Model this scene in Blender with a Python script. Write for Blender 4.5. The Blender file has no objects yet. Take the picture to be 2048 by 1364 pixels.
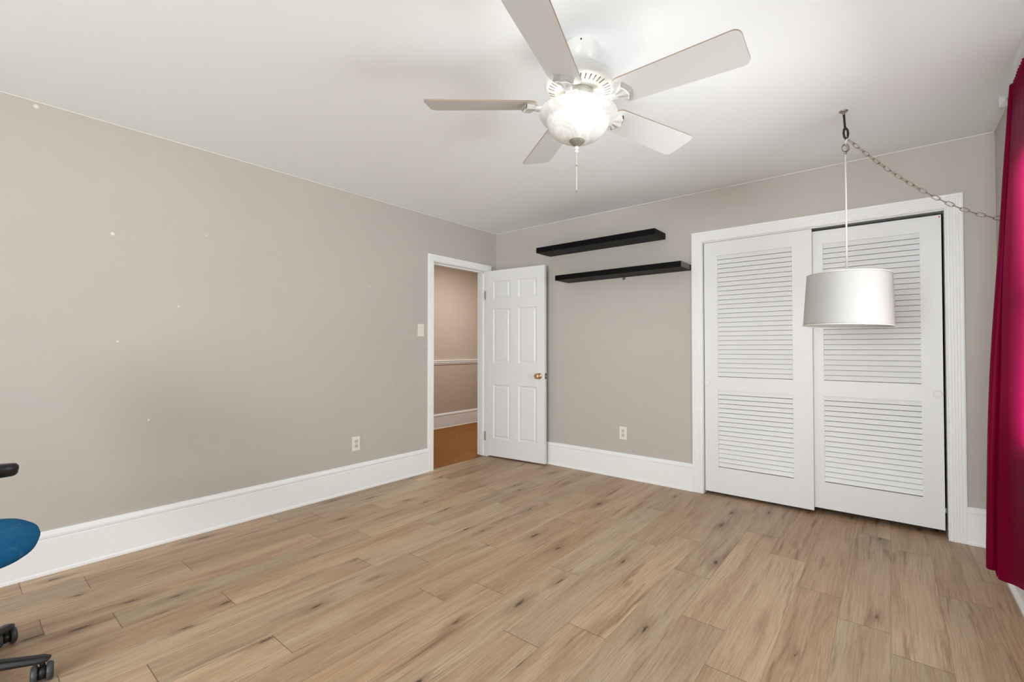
import bpy, bmesh, math, random
from mathutils import Vector, Matrix

# ------------------------------------------------------------------ camera
C = bpy.context.scene.collection
scn = bpy.context.scene
H = 2.44            # ceiling height
W = 3.885           # room width (left wall x=0, right wall x=W), back wall y=0
REAR = -6.8
cam_d = bpy.data.cameras.new('camera')
cam_d.sensor_width = 36.0
cam_d.lens = 36.0 * 925.33 / 2048.0
cam_d.clip_start = 0.02
cam = bpy.data.objects.new('camera', cam_d)
C.objects.link(cam)
yaw, pitch = 0.684771, 0.015167
fw = Vector((-math.sin(yaw)*math.cos(pitch), math.cos(yaw)*math.cos(pitch), math.sin(pitch)))
rt = Vector((math.cos(yaw), math.sin(yaw), 0))
up = rt.cross(fw)
CAM = Vector((3.3964, -3.8811, 1.1689))
m = Matrix((rt, up, -fw)).transposed().to_4x4()
m.translation = CAM
cam.matrix_world = m
scn.camera = cam

# ------------------------------------------------------------------ view, world
scn.view_settings.view_transform = 'Standard'
scn.view_settings.look = 'None'
scn.view_settings.gamma = 1.0
scn.view_settings.use_curve_mapping = False
scn.view_settings.exposure = 0.06
world = bpy.data.worlds.new('sky')
scn.world = world
world.use_nodes = True
wn = world.node_tree
wn.nodes.clear()
sky = wn.nodes.new('ShaderNodeTexSky')
sky.sky_type = 'HOSEK_WILKIE'
sky.sun_direction = Vector((-0.5, 0.5, 0.7)).normalized()
sky.turbidity = 5
bg = wn.nodes.new('ShaderNodeBackground')
bg.inputs['Strength'].default_value = 1.2
wo = wn.nodes.new('ShaderNodeOutputWorld')
wn.links.new(sky.outputs[0], bg.inputs[0])
wn.links.new(bg.outputs[0], wo.inputs[0])

def area(name, loc, direction, sx, sy, power, color=(1, 1, 1), spread=180):
    d = bpy.data.lights.new(name, 'AREA')
    d.shape = 'RECTANGLE'; d.size = sx; d.size_y = sy
    d.energy = power; d.color = color; d.spread = math.radians(spread)
    o = bpy.data.objects.new(name, d)
    o.location = loc
    o.rotation_euler = Vector(direction).to_track_quat('-Z', 'Z').to_euler()
    C.objects.link(o)
    return o

# daylight at the curtained window; added fill in two unseen window openings
RW = (-2.35, -0.86, 0.76, 2.0)          # right-wall window  y0,y1,z0,z1
RR = (1.9, 3.7, 0.60, 2.10)             # added rear-wall window for fill   x0,x1,z0,z1
RV = (-6.3, -5.1, 0.72, 2.02)            # added second right-wall window for fill
area('daylight_side_window', (W+0.10, (RW[0]+RW[1])/2, (RW[2]+RW[3])/2), (-1, 0, 0.14), 1.38, 1.16, 50, (0.95, 0.98, 1.0))
area('fill_second_side_window', (W+0.10, (RV[0]+RV[1])/2, (RV[2]+RV[3])/2), (-1, 0, 0.7), 1.15, 1.2, 12, (0.95, 0.98, 1.0))  # fill from an added unseen window, aimed up at the ceiling
area('fill_rear_window', ((RR[0]+RR[1])/2, REAR-0.10, (RR[2]+RR[3])/2), (0, 1, 0.42), 1.75, 1.4, 190, (0.95, 0.98, 1.0))  # main fill, from an added window behind the camera, tilted upward
area('hall_fill_light', (-0.55, 0.75, 2.40), (0, 0, -1), 0.5, 0.5, 27, (1.0, 0.96, 0.92))  # unseen light added to brighten the hall

# ------------------------------------------------------------------ materials
def srgb(r, g, b):
    f = lambda c: (c/255/12.92) if c/255 <= 0.04045 else ((c/255+0.055)/1.055)**2.4
    return (f(r), f(g), f(b), 1.0)

class NT:
    def __init__(s, name):
        s.m = bpy.data.materials.new(name); s.m.use_nodes = True
        s.t = s.m.node_tree; s.t.nodes.clear()
        s.out = s.n('ShaderNodeOutputMaterial')
        s.b = s.n('ShaderNodeBsdfPrincipled')
        s.l(s.b.outputs[0], s.out.inputs[0])
    def n(s, t, **k):
        nd = s.t.nodes.new(t)
        for a, v in k.items(): setattr(nd, a, v)
        return nd
    def l(s, a, b): s.t.links.new(a, b)
    def put(s, sock, v):
        if hasattr(v, 'is_output') or isinstance(v, bpy.types.NodeSocket): s.l(v, sock)
        else: sock.default_value = v
    def math(s, op, a, b=0.0, c=None, clamp=False):
        nd = s.n('ShaderNodeMath', operation=op); nd.use_clamp = clamp
        s.put(nd.inputs[0], a); s.put(nd.inputs[1], b)
        if c is not None: s.put(nd.inputs[2], c)
        return nd.outputs[0]
    def vm(s, op, a, b=(0, 0, 0)):
        nd = s.n('ShaderNodeVectorMath', operation=op)
        s.put(nd.inputs[0], a); s.put(nd.inputs[1], b)
        return nd.outputs[0] if op not in ('DISTANCE', 'LENGTH') else nd.outputs['Value']
    def mix(s, f, a, b, bt='MIX'):
        nd = s.n('ShaderNodeMix', data_type='RGBA', blend_type=bt)
        s.put(nd.inputs[0], f); s.put(nd.inputs[6], a); s.put(nd.inputs[7], b)
        return nd.outputs[2]
    def noise(s, vec, scale, detail=3, rough=0.5, dist=0.0):
        nd = s.n('ShaderNodeTexNoise')
        s.put(nd.inputs['Vector'], vec); nd.inputs['Scale'].default_value = scale
        nd.inputs['Detail'].default_value = detail; nd.inputs['Roughness'].default_value = rough
        nd.inputs['Distortion'].default_value = dist
        return nd.outputs[0]
    def ramp(s, f, stops):
        nd = s.n('ShaderNodeValToRGB'); s.put(nd.inputs[0], f)
        e = nd.color_ramp.elements
        while len(e) < len(stops): e.new(0.5)
        for i, (p, c) in enumerate(stops): e[i].position = p; e[i].color = c
        return nd.outputs[0]
    def rng(s, f, a, b, c=0.0, d=1.0):
        nd = s.n('ShaderNodeMapRange'); s.put(nd.inputs[0], f)
        for i, v in enumerate((a, b, c, d)): nd.inputs[i+1].default_value = v
        return nd.outputs[0]
    def bump(s, h, strength=0.2, dist=0.001):
        nd = s.n('ShaderNodeBump'); nd.inputs['Strength'].default_value = strength
        nd.inputs['Distance'].default_value = dist
        s.put(nd.inputs['Height'], h); s.l(nd.outputs[0], s.b.inputs['Normal'])
    def pos(s): return s.n('ShaderNodeNewGeometry').outputs['Position']
    def obj(s): return s.n('ShaderNodeTexCoord').outputs['Object']
    def base(s, v): s.put(s.b.inputs['Base Color'], v)

def simple(name, col, rough=0.5, metal=0.0, bump=0.0, bscale=60, var=0.0, spec=0.5):
    t = NT(name)
    t.b.inputs['Roughness'].default_value = rough
    t.b.inputs['Metallic'].default_value = metal
    t.b.inputs['Specular IOR Level'].default_value = spec
    nz = t.noise(t.obj(), bscale, 3)
    if var:
        dk = tuple(c*(1-var) for c in col[:3]) + (1,)
        t.base(t.mix(t.rng(nz, 0.3, 0.7), col, dk))
    else:
        t.base(col)
    if bump: t.bump(nz, bump)
    return t.m

def wall_mat(name, col, spots=(), dark=()):
    t = NT(name)
    pos = t.pos()
    c2 = tuple(c*0.965 for c in col[:3]) + (1,)
    cc = t.mix(t.rng(t.noise(pos, 1.3, 4, 0.6), 0.35, 0.65), col, c2)
    sc = t.rng(t.noise(pos, 14, 4, 0.6), 0.62, 0.70, 0, 0.12)
    cc = t.mix(sc, cc, tuple(min(1, c*1.18) for c in col[:3]) + (1,))
    for (p, r) in spots:
        d = t.vm('DISTANCE', pos, p)
        cc = t.mix(t.rng(d, r, r*0.6), cc, srgb(228, 224, 216))
    for (p, r) in dark:
        d = t.vm('DISTANCE', pos, p)
        cc = t.mix(t.rng(d, r, r*0.5, 0, 0.8), cc, srgb(95, 88, 80))
    t.base(cc)
    t.b.inputs['Roughness'].default_value = 0.62
    t.b.inputs['Specular IOR Level'].default_value = 0.35
    t.bump(t.noise(pos, 160, 2), 0.08, 0.001)
    return t.m

WALLC = srgb(192, 186, 178)
M = {}
M['wall_l'] = wall_mat('greige_wall_paint', WALLC,
    spots=[((0, -3.291, 1.814), 0.011), ((0, -2.827, 1.893), 0.005), ((0, -2.974, 1.425), 0.006), ((0, -3.263, 1.206), 0.006), ((0, -3.117, 0.744), 0.007), ((0, -1.623, 1.688), 0.005), ((0, -2.549, 1.752), 0.003), ((0, -3.6, 2.414), 0.012)],
    dark=[((0, -1.354, 0.859), 0.005), ((0, -1.025, 1.15), 0.006), ((0, -1.007, 1.155), 0.004), ((0, -1.624, 1.794), 0.003)])
M['wall'] = M['wall_l']
M['hall_wall'] = wall_mat('hall_wall_paint', srgb(196, 182, 168))
M['ceiling'] = simple('ceiling_paint', srgb(244, 247, 249), 0.7, bump=0.05, bscale=120, spec=0.3)
M['white'] = simple('white_semi_gloss_trim', srgb(242, 243, 242), 0.40, var=0.02)
M['door_white'] = simple('white_door_paint', srgb(230, 231, 231), 0.42, bump=0.05, bscale=40, var=0.015)
M['plate'] = simple('ivory_plastic_plate', srgb(232, 226, 214), 0.35)
M['plate_slot'] = simple('dark_slot', srgb(70, 66, 60), 0.6)
M['black'] = simple('black_laminate', srgb(6, 5, 5), 0.5, bump=0.03, bscale=30, spec=0.12)
M['cap'] = simple('grey_sheen_end_cap', srgb(84, 78, 74), 0.5)  # grey stands in for the sheen on the lower shelf's end
M['fan_white'] = simple('fan_white_enamel', srgb(214, 214, 210), 0.35)
M['fan_grey'] = simple('fan_vent_slot', srgb(120, 117, 112), 0.6)
M['blade'] = simple('white_blade_laminate', srgb(212, 213, 212), 0.42)
M['blade_edge'] = simple('tan_blade_edge', srgb(150, 130, 112), 0.6)
M['shade_rim'] = simple('grey_painted_shade', srgb(150, 147, 138), 0.55)  # shade on the medallion's outer wall, put into the colour
M['pewter'] = simple('pewter_finial', srgb(122, 118, 106), 0.5, 0.1)
M['chrome'] = simple('nickel_chain', srgb(150, 138, 124), 0.35, 0.75)
M['strap'] = simple('black_rubber_strap', srgb(24, 23, 24), 0.5)
M['cord'] = simple('white_cord', srgb(228, 222, 214), 0.5)
M['brass'] = simple('aged_brass', srgb(205, 175, 130), 0.28, 0.9)
M['steel'] = simple('steel', srgb(160, 156, 150), 0.35, 0.9)
M['hinge'] = simple('painted_over_hinge', srgb(150, 135, 120), 0.5, 0.3)
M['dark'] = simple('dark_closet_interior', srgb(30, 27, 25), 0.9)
M['plastic'] = simple('black_chair_plastic', srgb(22, 22, 23), 0.38, bump=0.05, bscale=200)
M['rubber'] = simple('caster_tread', srgb(60, 60, 62), 0.45)
M['glass_rim'] = simple('mirror_grey', srgb(200, 205, 205), 0.2, 0.2)

# carpet in the hall
t = NT('brown_hall_carpet'); ps = t.pos()
t.base(t.mix(t.noise(ps, 9, 6, 0.7), srgb(158, 110, 66), srgb(132, 88, 50)))
t.b.inputs['Roughness'].default_value = 1.0; t.b.inputs['Specular IOR Level'].default_value = 0.1
t.bump(t.noise(ps, 400, 3), 0.6, 0.004); M['carpet'] = t.m

# blue chair fabric
t = NT('blue_chair_fabric'); ps = t.obj()
cc = t.mix(t.rng(t.noise(ps, 7, 5, 0.6), 0.35, 0.7), srgb(18, 92, 142), srgb(32, 108, 150))
cc = t.mix(t.rng(t.noise(ps, 16, 3), 0.62, 0.72, 0, 0.35), cc, srgb(92, 120, 140))
t.base(cc); t.b.inputs['Roughness'].default_value = 0.95
t.b.inputs['Specular IOR Level'].default_value = 0.15
t.bump(t.noise(ps, 500, 2), 0.4, 0.002); M['blue'] = t.m

# crimson satin curtain
t = NT('crimson_satin_curtain'); ps = t.obj()
t.base(t.mix(t.noise(ps, 120, 3), srgb(112, 9, 44), srgb(96, 7, 36)))
t.b.inputs['Roughness'].default_value = 0.42
t.b.inputs['Sheen Weight'].default_value = 0.12
t.b.inputs['Sheen Tint'].default_value = (1.0, 0.25, 0.6, 1)
t.b.inputs['Sheen Roughness'].default_value = 0.4
t.b.inputs['Specular IOR Level'].default_value = 0.25
t.b.inputs['Specular Tint'].default_value = (1.0, 0.3, 0.6, 1)
tr = t.n('ShaderNodeBsdfTranslucent'); tr.inputs[0].default_value = srgb(242, 70, 168)
mx = t.n('ShaderNodeMixShader'); mx.inputs[0].default_value = 0.55
t.l(t.b.outputs[0], mx.inputs[1]); t.l(tr.outputs[0], mx.inputs[2]); t.l(mx.outputs[0], t.out.inputs[0])
t.bump(t.noise(ps, 600, 2), 0.15, 0.001); M['curtain'] = t.m

# linen drum shade
t = NT('white_linen_shade')
t.base(srgb(198, 198, 197)); t.b.inputs['Roughness'].default_value = 0.85
tr = t.n('ShaderNodeBsdfTranslucent'); tr.inputs[0].default_value = srgb(240, 236, 226)
mx = t.n('ShaderNodeMixShader'); mx.inputs[0].default_value = 0.3
t.l(t.b.outputs[0], mx.inputs[1]); t.l(tr.outputs[0], mx.inputs[2]); t.l(mx.outputs[0], t.out.inputs[0])
t.bump(t.noise(t.vm('MULTIPLY', t.obj(), (1, 1, 0.1)), 300, 2), 0.1, 0.0008); M['shade'] = t.m

# lit alabaster bowl
t = NT('lit_alabaster_glass'); ps = t.obj()
nz = t.noise(ps, 9, 5, 0.65, 1.8)
col = t.mix(t.rng(nz, 0.35, 0.65), srgb(226, 226, 223), srgb(198, 197, 192))
t.base(col); t.b.inputs['Roughness'].default_value = 0.2
t.b.inputs['Transmission Weight'].default_value = 0.0
t.l(col, t.b.inputs['Emission Color'])
# brighter where the bulb sits close behind the glass
d = t.vm('DISTANCE', ps, (0.060, -0.075, -0.050))
hot = t.rng(d, 0.02, 0.14, 0.55, 0.05)
t.l(t.math('MULTIPLY', hot, t.rng(nz, 0.3, 0.7, 1.1, 0.85)), t.b.inputs['Emission Strength'])
M['bowl'] = t.m

# window glass
t = NT('window_glass')
tp = t.n('ShaderNodeBsdfTransparent'); gl = t.n('ShaderNodeBsdfGlossy'); gl.inputs['Roughness'].default_value = 0.02
fr = t.n('ShaderNodeFresnel'); fr.inputs[0].default_value = 1.45
mx = t.n('ShaderNodeMixShader'); t.l(fr.outputs[0], mx.inputs[0]); t.l(tp.outputs[0], mx.inputs[1]); t.l(gl.outputs[0], mx.inputs[2])
t.l(mx.outputs[0], t.out.inputs[0]); M['glass'] = t.m

# oak-look plank floor: attribute "plank" holds random values, UV in metres inside each plank
def floor_mat():
    t = NT('oak_vinyl_planks')
    at = t.n('ShaderNodeAttribute', attribute_name='plank')
    sep = t.n('ShaderNodeSeparateColor'); t.l(at.outputs['Color'], sep.inputs[0])
    r, g, b = sep.outputs
    uv = t.n('ShaderNodeUVMap', uv_map='UVMap').outputs[0]
    su = t.n('ShaderNodeSeparateXYZ'); t.l(uv, su.inputs[0])
    u, v = su.outputs[0], su.outputs[1]
    off = t.vm('SCALE', at.outputs['Vector']); off.node.inputs['Scale'].default_value = 37.0
    pv = t.vm('ADD', uv, off)
    # gentle bend of the grain
    wv = t.noise(t.vm('MULTIPLY', pv, (3.0, 1.6, 1)), 1.0, 3, 0.5)
    cmb = t.n('ShaderNodeCombineXYZ'); t.l(t.math('MULTIPLY', t.math('SUBTRACT', wv, 0.5), 0.055), cmb.inputs[0])
    pw = t.vm('ADD', pv, cmb.outputs[0])
    tone = t.ramp(r, [(0.0, srgb(172, 142, 112)), (0.25, srgb(186, 156, 122)), (0.5, srgb(194, 163, 130)),
                      (0.75, srgb(203, 177, 144)), (1.0, srgb(182, 150, 116))])
    tone = t.mix(t.rng(g, 0.1, 0.8, 0.0, 0.55), tone, srgb(176, 166, 140))
    # broad cloudy bands along the plank
    band = t.noise(t.vm('MULTIPLY', pw, (11, 1.1, 1)), 1.0, 4, 0.6, 0.2)
    col = t.mix(t.rng(band, 0.42, 0.66, 0, 0.62), tone, srgb(158, 122, 90))
    band2 = t.noise(t.vm('MULTIPLY', t.vm('ADD', pw, (5, 3, 1)), (9, 0.9, 1)), 1.0, 3, 0.5)
    col = t.mix(t.rng(band2, 0.55, 0.75, 0, 0.45), col, srgb(204, 182, 152))
    # fine grain
    gr = t.noise(t.vm('MULTIPLY', pw, (150, 3.5, 1)), 1.0, 4, 0.7, 0.0)
    col = t.mix(t.rng(gr, 0.40, 0.66, 0, 0.42), col, srgb(122, 98, 76))
    gr2 = t.noise(t.vm('MULTIPLY', pw, (420, 22, 1)), 1.0, 2, 0.6)
    col = t.mix(t.rng(gr2, 0.5, 0.75, 0, 0.22), col, srgb(218, 200, 176))
    # long dark streaks
    stn = t.noise(t.vm('MULTIPLY', t.vm('ADD', pw, (11, 7, 2)), (26, 1.6, 1)), 1.0, 5, 0.62, 0.25)
    col = t.mix(t.rng(stn, 0.58, 0.72, 0, 0.70), col, srgb(112, 78, 56))
    # knots: stretched voronoi cells, few of them
    kv = t.vm('MULTIPLY', t.vm('ADD', pw, (3, 1, 0)), (8.0, 2.3, 1))
    vo = t.n('ShaderNodeTexVoronoi', feature='F1', voronoi_dimensions='2D'); vo.inputs['Scale'].default_value = 1.0
    t.l(kv, vo.inputs['Vector']); vo.inputs['Randomness'].default_value = 1.0
    sc = t.n('ShaderNodeSeparateColor'); t.l(vo.outputs['Color'], sc.inputs[0])
    on = t.math('GREATER_THAN', sc.outputs[0], 0.70)
    ksz = t.math('ADD', 0.45, sc.outputs[1])
    dd = t.math('ADD', vo.outputs['Distance'], t.math('MULTIPLY', t.math('SUBTRACT', t.noise(kv, 7, 4, 0.7), 0.5), 0.30))
    dd = t.math('DIVIDE', dd, ksz)
    halo = t.math('MULTIPLY', t.rng(dd, 0.34, 0.06, 0, 0.5), on)
    col = t.mix(halo, col, srgb(118, 88, 64))
    core = t.math('MULTIPLY', t.rng(dd, 0.085, 0.02, 0, 0.85), on)
    col = t.mix(core, col, srgb(56, 38, 30))
    # seams
    eu = t.math('MINIMUM', u, t.math('SUBTRACT', 0.1775, u))
    ev = t.math('MINIMUM', v, t.math('SUBTRACT', 1.198, v))
    su_ = t.rng(eu, 0.0014, 0.0004, 0, 0.45)
    sv_ = t.rng(ev, 0.0020, 0.0010, 0, 0.75)
    seam = t.math('MAXIMUM', su_, sv_)
    col = t.mix(seam, col, srgb(70, 52, 40))
    t.base(col)
    t.l(t.rng(gr, 0.3, 0.7, 0.36, 0.5), t.b.inputs['Roughness'])
    t.b.inputs['Specular IOR Level'].default_value = 0.42
    hgt = t.math('SUBTRACT', t.math('MULTIPLY', gr, 0.3), seam)
    t.bump(hgt, 0.25, 0.0012)
    return t.m
M['floor'] = floor_mat()

# ------------------------------------------------------------------ mesh helpers
def link(name, bm, mats, parent=None, smooth=False, bevel=0.0, seg=2):
    me = bpy.data.meshes.new(name)
    bmesh.ops.recalc_face_normals(bm, faces=bm.faces)
    bm.to_mesh(me); bm.free()
    if not isinstance(mats, (list, tuple)): mats = [mats]
    for mm in mats: me.materials.append(mm)
    o = bpy.data.objects.new(name, me); C.objects.link(o)
    if parent is not None: o.parent = parent
    if smooth:
        for p in me.polygons: p.use_smooth = True
    if bevel:
        md = o.modifiers.new('bevel', 'BEVEL'); md.width = bevel; md.segments = seg
        md.limit_method = 'ANGLE'; md.angle_limit = math.radians(35)
        md.harden_normals = False
    return o

def box(bm, a, b, mi=0, mat=None):
    x0, y0, z0 = a; x1, y1, z1 = b
    vs = [Vector(p) for p in ((x0,y0,z0),(x1,y0,z0),(x1,y1,z0),(x0,y1,z0),(x0,y0,z1),(x1,y0,z1),(x1,y1,z1),(x0,y1,z1))]
    if mat is not None: vs = [mat @ v for v in vs]
    vs = [bm.verts.new(v) for v in vs]
    for f in ((0,3,2,1),(4,5,6,7),(0,1,5,4),(1,2,6,5),(2,3,7,6),(3,0,4,7)):
        fc = bm.faces.new([vs[i] for i in f]); fc.material_index = mi
    return vs

def lathe(bm, prof, n=48, mat=None, mi=0, cap0=False, cap1=False):
    """prof: list of (r, z) from one end to the other"""
    rings = []
    for r, z in prof:
        if r < 1e-5:
            p = Vector((0, 0, z)); rings.append([bm.verts.new(mat @ p if mat is not None else p)])
        else:
            ring = []
            for i in range(n):
                a = 2*math.pi*i/n; p = Vector((r*math.cos(a), r*math.sin(a), z))
                ring.append(bm.verts.new(mat @ p if mat is not None else p))
            rings.append(ring)
    for a, b in zip(rings, rings[1:]):
        for i in range(n):
            j = (i+1) % n
            if len(a) == 1 and len(b) == 1: continue
            if len(a) == 1: f = bm.faces.new((a[0], b[i], b[j]))
            elif len(b) == 1: f = bm.faces.new((a[i], b[0], a[j]))
            else: f = bm.faces.new((a[i], b[i], b[j], a[j]))
            f.material_index = mi
    if cap0 and len(rings[0]) > 1: bm.faces.new(rings[0][::-1]).material_index = mi
    if cap1 and len(rings[-1]) > 1: bm.faces.new(rings[-1]).material_index = mi

def tube(bm, pts, r, n=10, closed=False, mi=0, cap=True):
    pts = [Vector(p) for p in pts]
    rs = r if isinstance(r, (list, tuple)) else [r]*len(pts)
    rings = []; prev = None
    N = len(pts)
    for i, p in enumerate(pts):
        if closed: d = pts[(i+1) % N] - pts[i-1]
        else: d = pts[min(i+1, N-1)] - pts[max(i-1, 0)]
        d.normalize()
        if prev is None:
            ref = Vector((0, 0, 1)) if abs(d.z) < 0.9 else Vector((1, 0, 0))
            nrm = d.cross(ref).normalized()
        else:
            nrm = (prev - d*prev.dot(d)).normalized()
        prev = nrm; bn = d.cross(nrm)
        rings.append([bm.verts.new(p + (nrm*math.cos(2*math.pi*k/n) + bn*math.sin(2*math.pi*k/n))*rs[i]) for k in range(n)])
    L = list(zip(rings, rings[1:]))
    if closed: L.append((rings[-1], rings[0]))
    for a, b in L:
        for k in range(n):
            j = (k+1) % n
            bm.faces.new((a[k], a[j], b[j], b[k])).material_index = mi
    if cap and not closed:
        bm.faces.new(rings[0][::-1]).material_index = mi; bm.faces.new(rings[-1]).material_index = mi

def extrude_profile(bm, prof, p0, p1, axis_u, axis_v, mi=0, m0=0.0, m1=0.0):
    """prof: closed list of (u,v); swept from p0 to p1; m0/m1 mitre: shift along path per unit u"""
    p0 = Vector(p0); p1 = Vector(p1); d = (p1-p0).normalized()
    au = Vector(axis_u); av = Vector(axis_v)
    a = [bm.verts.new(p0 + au*u + av*v + d*(m0*u)) for u, v in prof]
    b = [bm.verts.new(p1 + au*u + av*v + d*(m1*u)) for u, v in prof]
    n = len(prof)
    for i in range(n):
        j = (i+1) % n
        bm.faces.new((a[i], a[j], b[j], b[i])).material_index = mi
    bm.faces.new(a[::-1]).material_index = mi; bm.faces.new(b).material_index = mi

def empty(name, loc=(0, 0, 0), rz=0):
    o = bpy.data.objects.new(name, None); o.location = loc; o.rotation_euler = (0, 0, rz)
    o.empty_display_size = 0.1
    C.objects.link(o); return o

def tag(o, label=None, cat=None, group=None, kind=None):
    if label: o['label'] = label
    if cat: o['category'] = cat
    if group: o['group'] = group
    if kind: o['kind'] = kind
    return o

# ------------------------------------------------------------------ setting: floor
def build_floor():
    random.seed(11)
    joints = {0:-2.438,1:-2.222,2:-1.849,3:-2.414,4:-2.202,5:-1.833,6:-2.416,7:-2.198,8:-1.828,9:-2.409,
              10:-2.195,11:-1.811,12:-2.405,13:-2.191,14:-1.428,15:-1.829,16:-2.094,17:-2.42,18:-2.62,
              19:-1.581,20:-.891,21:-.576,22:-1.9,-1:-1.9}
    tones = {}
    bm = bmesh.new(); uvl = bm.loops.layers.uv.new('UVMap'); cl = bm.loops.layers.float_color.new('plank')
    pw, L = 0.1775, 1.198
    x00 = 0.016
    for k in range(-1, 22):
        x0 = x00 + k*pw; x1 = x0+pw
        cx0 = max(x0, -0.02); cx1 = min(x1, W+0.02)
        if cx1 <= cx0: continue
        y = joints[k]
        while y > REAR: y -= L
        while y < 0.7:
            y0, y1 = y, y+L; c0 = max(y0, REAR); c1 = min(y1, 0.62)
            if c1 > c0:
                vs = [bm.verts.new(p) for p in ((cx0, c0, 0), (cx1, c0, 0), (cx1, c1, 0), (cx0, c1, 0))]
                f = bm.faces.new(vs)
                rc = (random.random(), random.random()**2, random.random(), 1)
                if k == 15 and -1.9 < y0 < -1.7: rc = (0.76, 0.1, 0.3, 1)
                for lp, (a, b) in zip(f.loops, ((cx0, c0), (cx1, c0), (cx1, c1), (cx0, c1))):
                    lp[uvl].uv = (a-x0, b-y0); lp[cl] = rc
            y += L
    me = bpy.data.meshes.new('floor'); bm.to_mesh(me); bm.free(); me.materials.append(M['floor'])
    o = bpy.data.objects.new('floor', me); C.objects.link(o)
    tag(o, 'oak-look plank floor running the length of the room', 'floor', kind='structure')
build_floor()

bm = bmesh.new(); box(bm, (-1.9, -2.6, -0.06), (-0.02, 3.2, -0.002))
tag(link('floor_hall', bm, M['carpet']), 'worn brown carpet of the hall seen through the open door', 'carpet', kind='structure')

# ------------------------------------------------------------------ walls
T = 0.13
DO = (-0.925, -0.165, 2.000)         # door opening y0,y1,top
bm = bmesh.new()
J = 0.018
box(bm, (-T, REAR-T, 0), (0, DO[0]-J, H)); box(bm, (-T, DO[0]-J, DO[2]+J), (0, DO[1]+J, H)); box(bm, (-T, DO[1]+J, 0), (0, T, H))
tag(link('wall_left', bm, M['wall_l']), 'long greige wall with the doorway at its far end', 'wall', kind='structure')
CO = (2.228, 3.664, 2.024)           # closet opening x0,x1,top
bm = bmesh.new()
box(bm, (0, 0, 0), (CO[0]-0.02, T, H)); box(bm, (CO[0]-0.02, 0, CO[2]+0.02), (CO[1]+0.02, T, H)); box(bm, (CO[1]+0.02, 0, 0), (W+T, T, H))
tag(link('wall_back', bm, M['wall']), 'greige wall carrying the black shelves and the closet', 'wall', kind='structure')
bm = bmesh.new()
box(bm, (W, REAR-T, 0), (W+T, RV[0], H)); box(bm, (W, RV[0], 0), (W+T, RV[1], RV[2])); box(bm, (W, RV[0], RV[3]), (W+T, RV[1], H))
box(bm, (W, RV[1], 0), (W+T, RW[0], H)); box(bm, (W, RW[0], 0), (W+T, RW[1], RW[2])); box(bm, (W, RW[0], RW[3]), (W+T, RW[1], H))
box(bm, (W, RW[1], 0), (W+T, 0, H))
tag(link('wall_right', bm, M['wall']), 'greige wall behind the crimson curtain', 'wall', kind='structure')
bm = bmesh.new()
box(bm, (0, REAR-T, 0), (RR[0], REAR, H)); box(bm, (RR[0], REAR-T, 0), (RR[1], REAR, RR[2]))
box(bm, (RR[0], REAR-T, RR[3]), (RR[1], REAR, H)); box(bm, (RR[1], REAR-T, 0), (W, REAR, H))
tag(link('wall_rear', bm, M['wall']), 'greige wall behind the viewer with an opening for the added window', 'wall', kind='structure')
bm = bmesh.new(); box(bm, (-T, REAR-T, H), (W+T, T, H+0.1))
tag(link('ceiling', bm, M['ceiling']), 'flat white painted ceiling', 'ceiling', kind='structure')
# hall
HX = -1.695
bm = bmesh.new()
box(bm, (HX-0.1, -2.6, -0.02), (HX, 3.2, H)); box(bm, (HX, -2.7, -0.02), (-T, -2.6, H)); box(bm, (HX, 3.2, -0.02), (-T, 3.3, H))
tag(link('wall_hall', bm, M['hall_wall']), 'beige hall wall seen through the doorway', 'wall', kind='structure')
bm = bmesh.new(); box(bm, (-T, T, -0.02), (-T+0.08, 3.2, H))
tag(link('wall_hall_near', bm, M['hall_wall']), 'near side wall of the hall', 'wall', kind='structure')
bm = bmesh.new(); box(bm, (HX-0.1, -2.7, H), (-T, 3.3, H+0.1))
tag(link('ceiling_hall', bm, M['ceiling']), 'hall ceiling', 'ceiling', kind='structure')
# closet interior
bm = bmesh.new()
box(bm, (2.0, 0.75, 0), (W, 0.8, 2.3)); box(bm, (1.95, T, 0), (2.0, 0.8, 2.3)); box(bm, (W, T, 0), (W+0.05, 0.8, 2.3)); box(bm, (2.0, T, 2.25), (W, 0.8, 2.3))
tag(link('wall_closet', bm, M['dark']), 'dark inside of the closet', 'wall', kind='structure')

# ------------------------------------------------------------------ baseboards  (profile: u = out of wall, v = up)
BH = 0.222
BP = [(0, 0), (0.024, 0), (0.024, 0.012), (0.019, 0.020), (0.018, BH-0.046), (0.0145, BH-0.042), (0.0145, BH-0.038),
      (0.021, BH-0.034), (0.022, BH-0.022), (0.016, BH-0.008), (0.010, BH), (0, BH)]
def baseboard(name, segs, label):
    bm = bmesh.new()
    for p0, p1, au in segs: extrude_profile(bm, BP, p0, p1, au, (0, 0, 1))
    return tag(link(name, bm, M['white']), label, 'baseboard', kind='structure')
baseboard('baseboard_left', [((0, REAR, 0), (0, -3.845, 0), (1, 0, 0)), ((0, -3.842, 0), (0, -0.988, 0), (1, 0, 0)), ((0, -0.095, 0), (0, 0, 0), (1, 0, 0))],
          'tall white baseboard along the left wall')
baseboard('baseboard_back', [((0, 0, 0), (2.142, 0, 0), (0, -1, 0)), ((3.744, 0, 0), (W, 0, 0), (0, -1, 0))], 'tall white baseboard along the back wall')
bm = bmesh.new()
BPR = [(0, 0), (0.05, 0), (0.05, 0.014), (0.034, 0.022), (0.032, BH-0.046), (0.027, BH-0.042), (0.027, BH-0.038),
       (0.036, BH-0.034), (0.036, BH-0.015), (0.02, BH), (0, BH)]
extrude_profile(bm, BPR, (W, REAR, 0), (W, 0, 0), (-1, 0, 0), (0, 0, 1))
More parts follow.
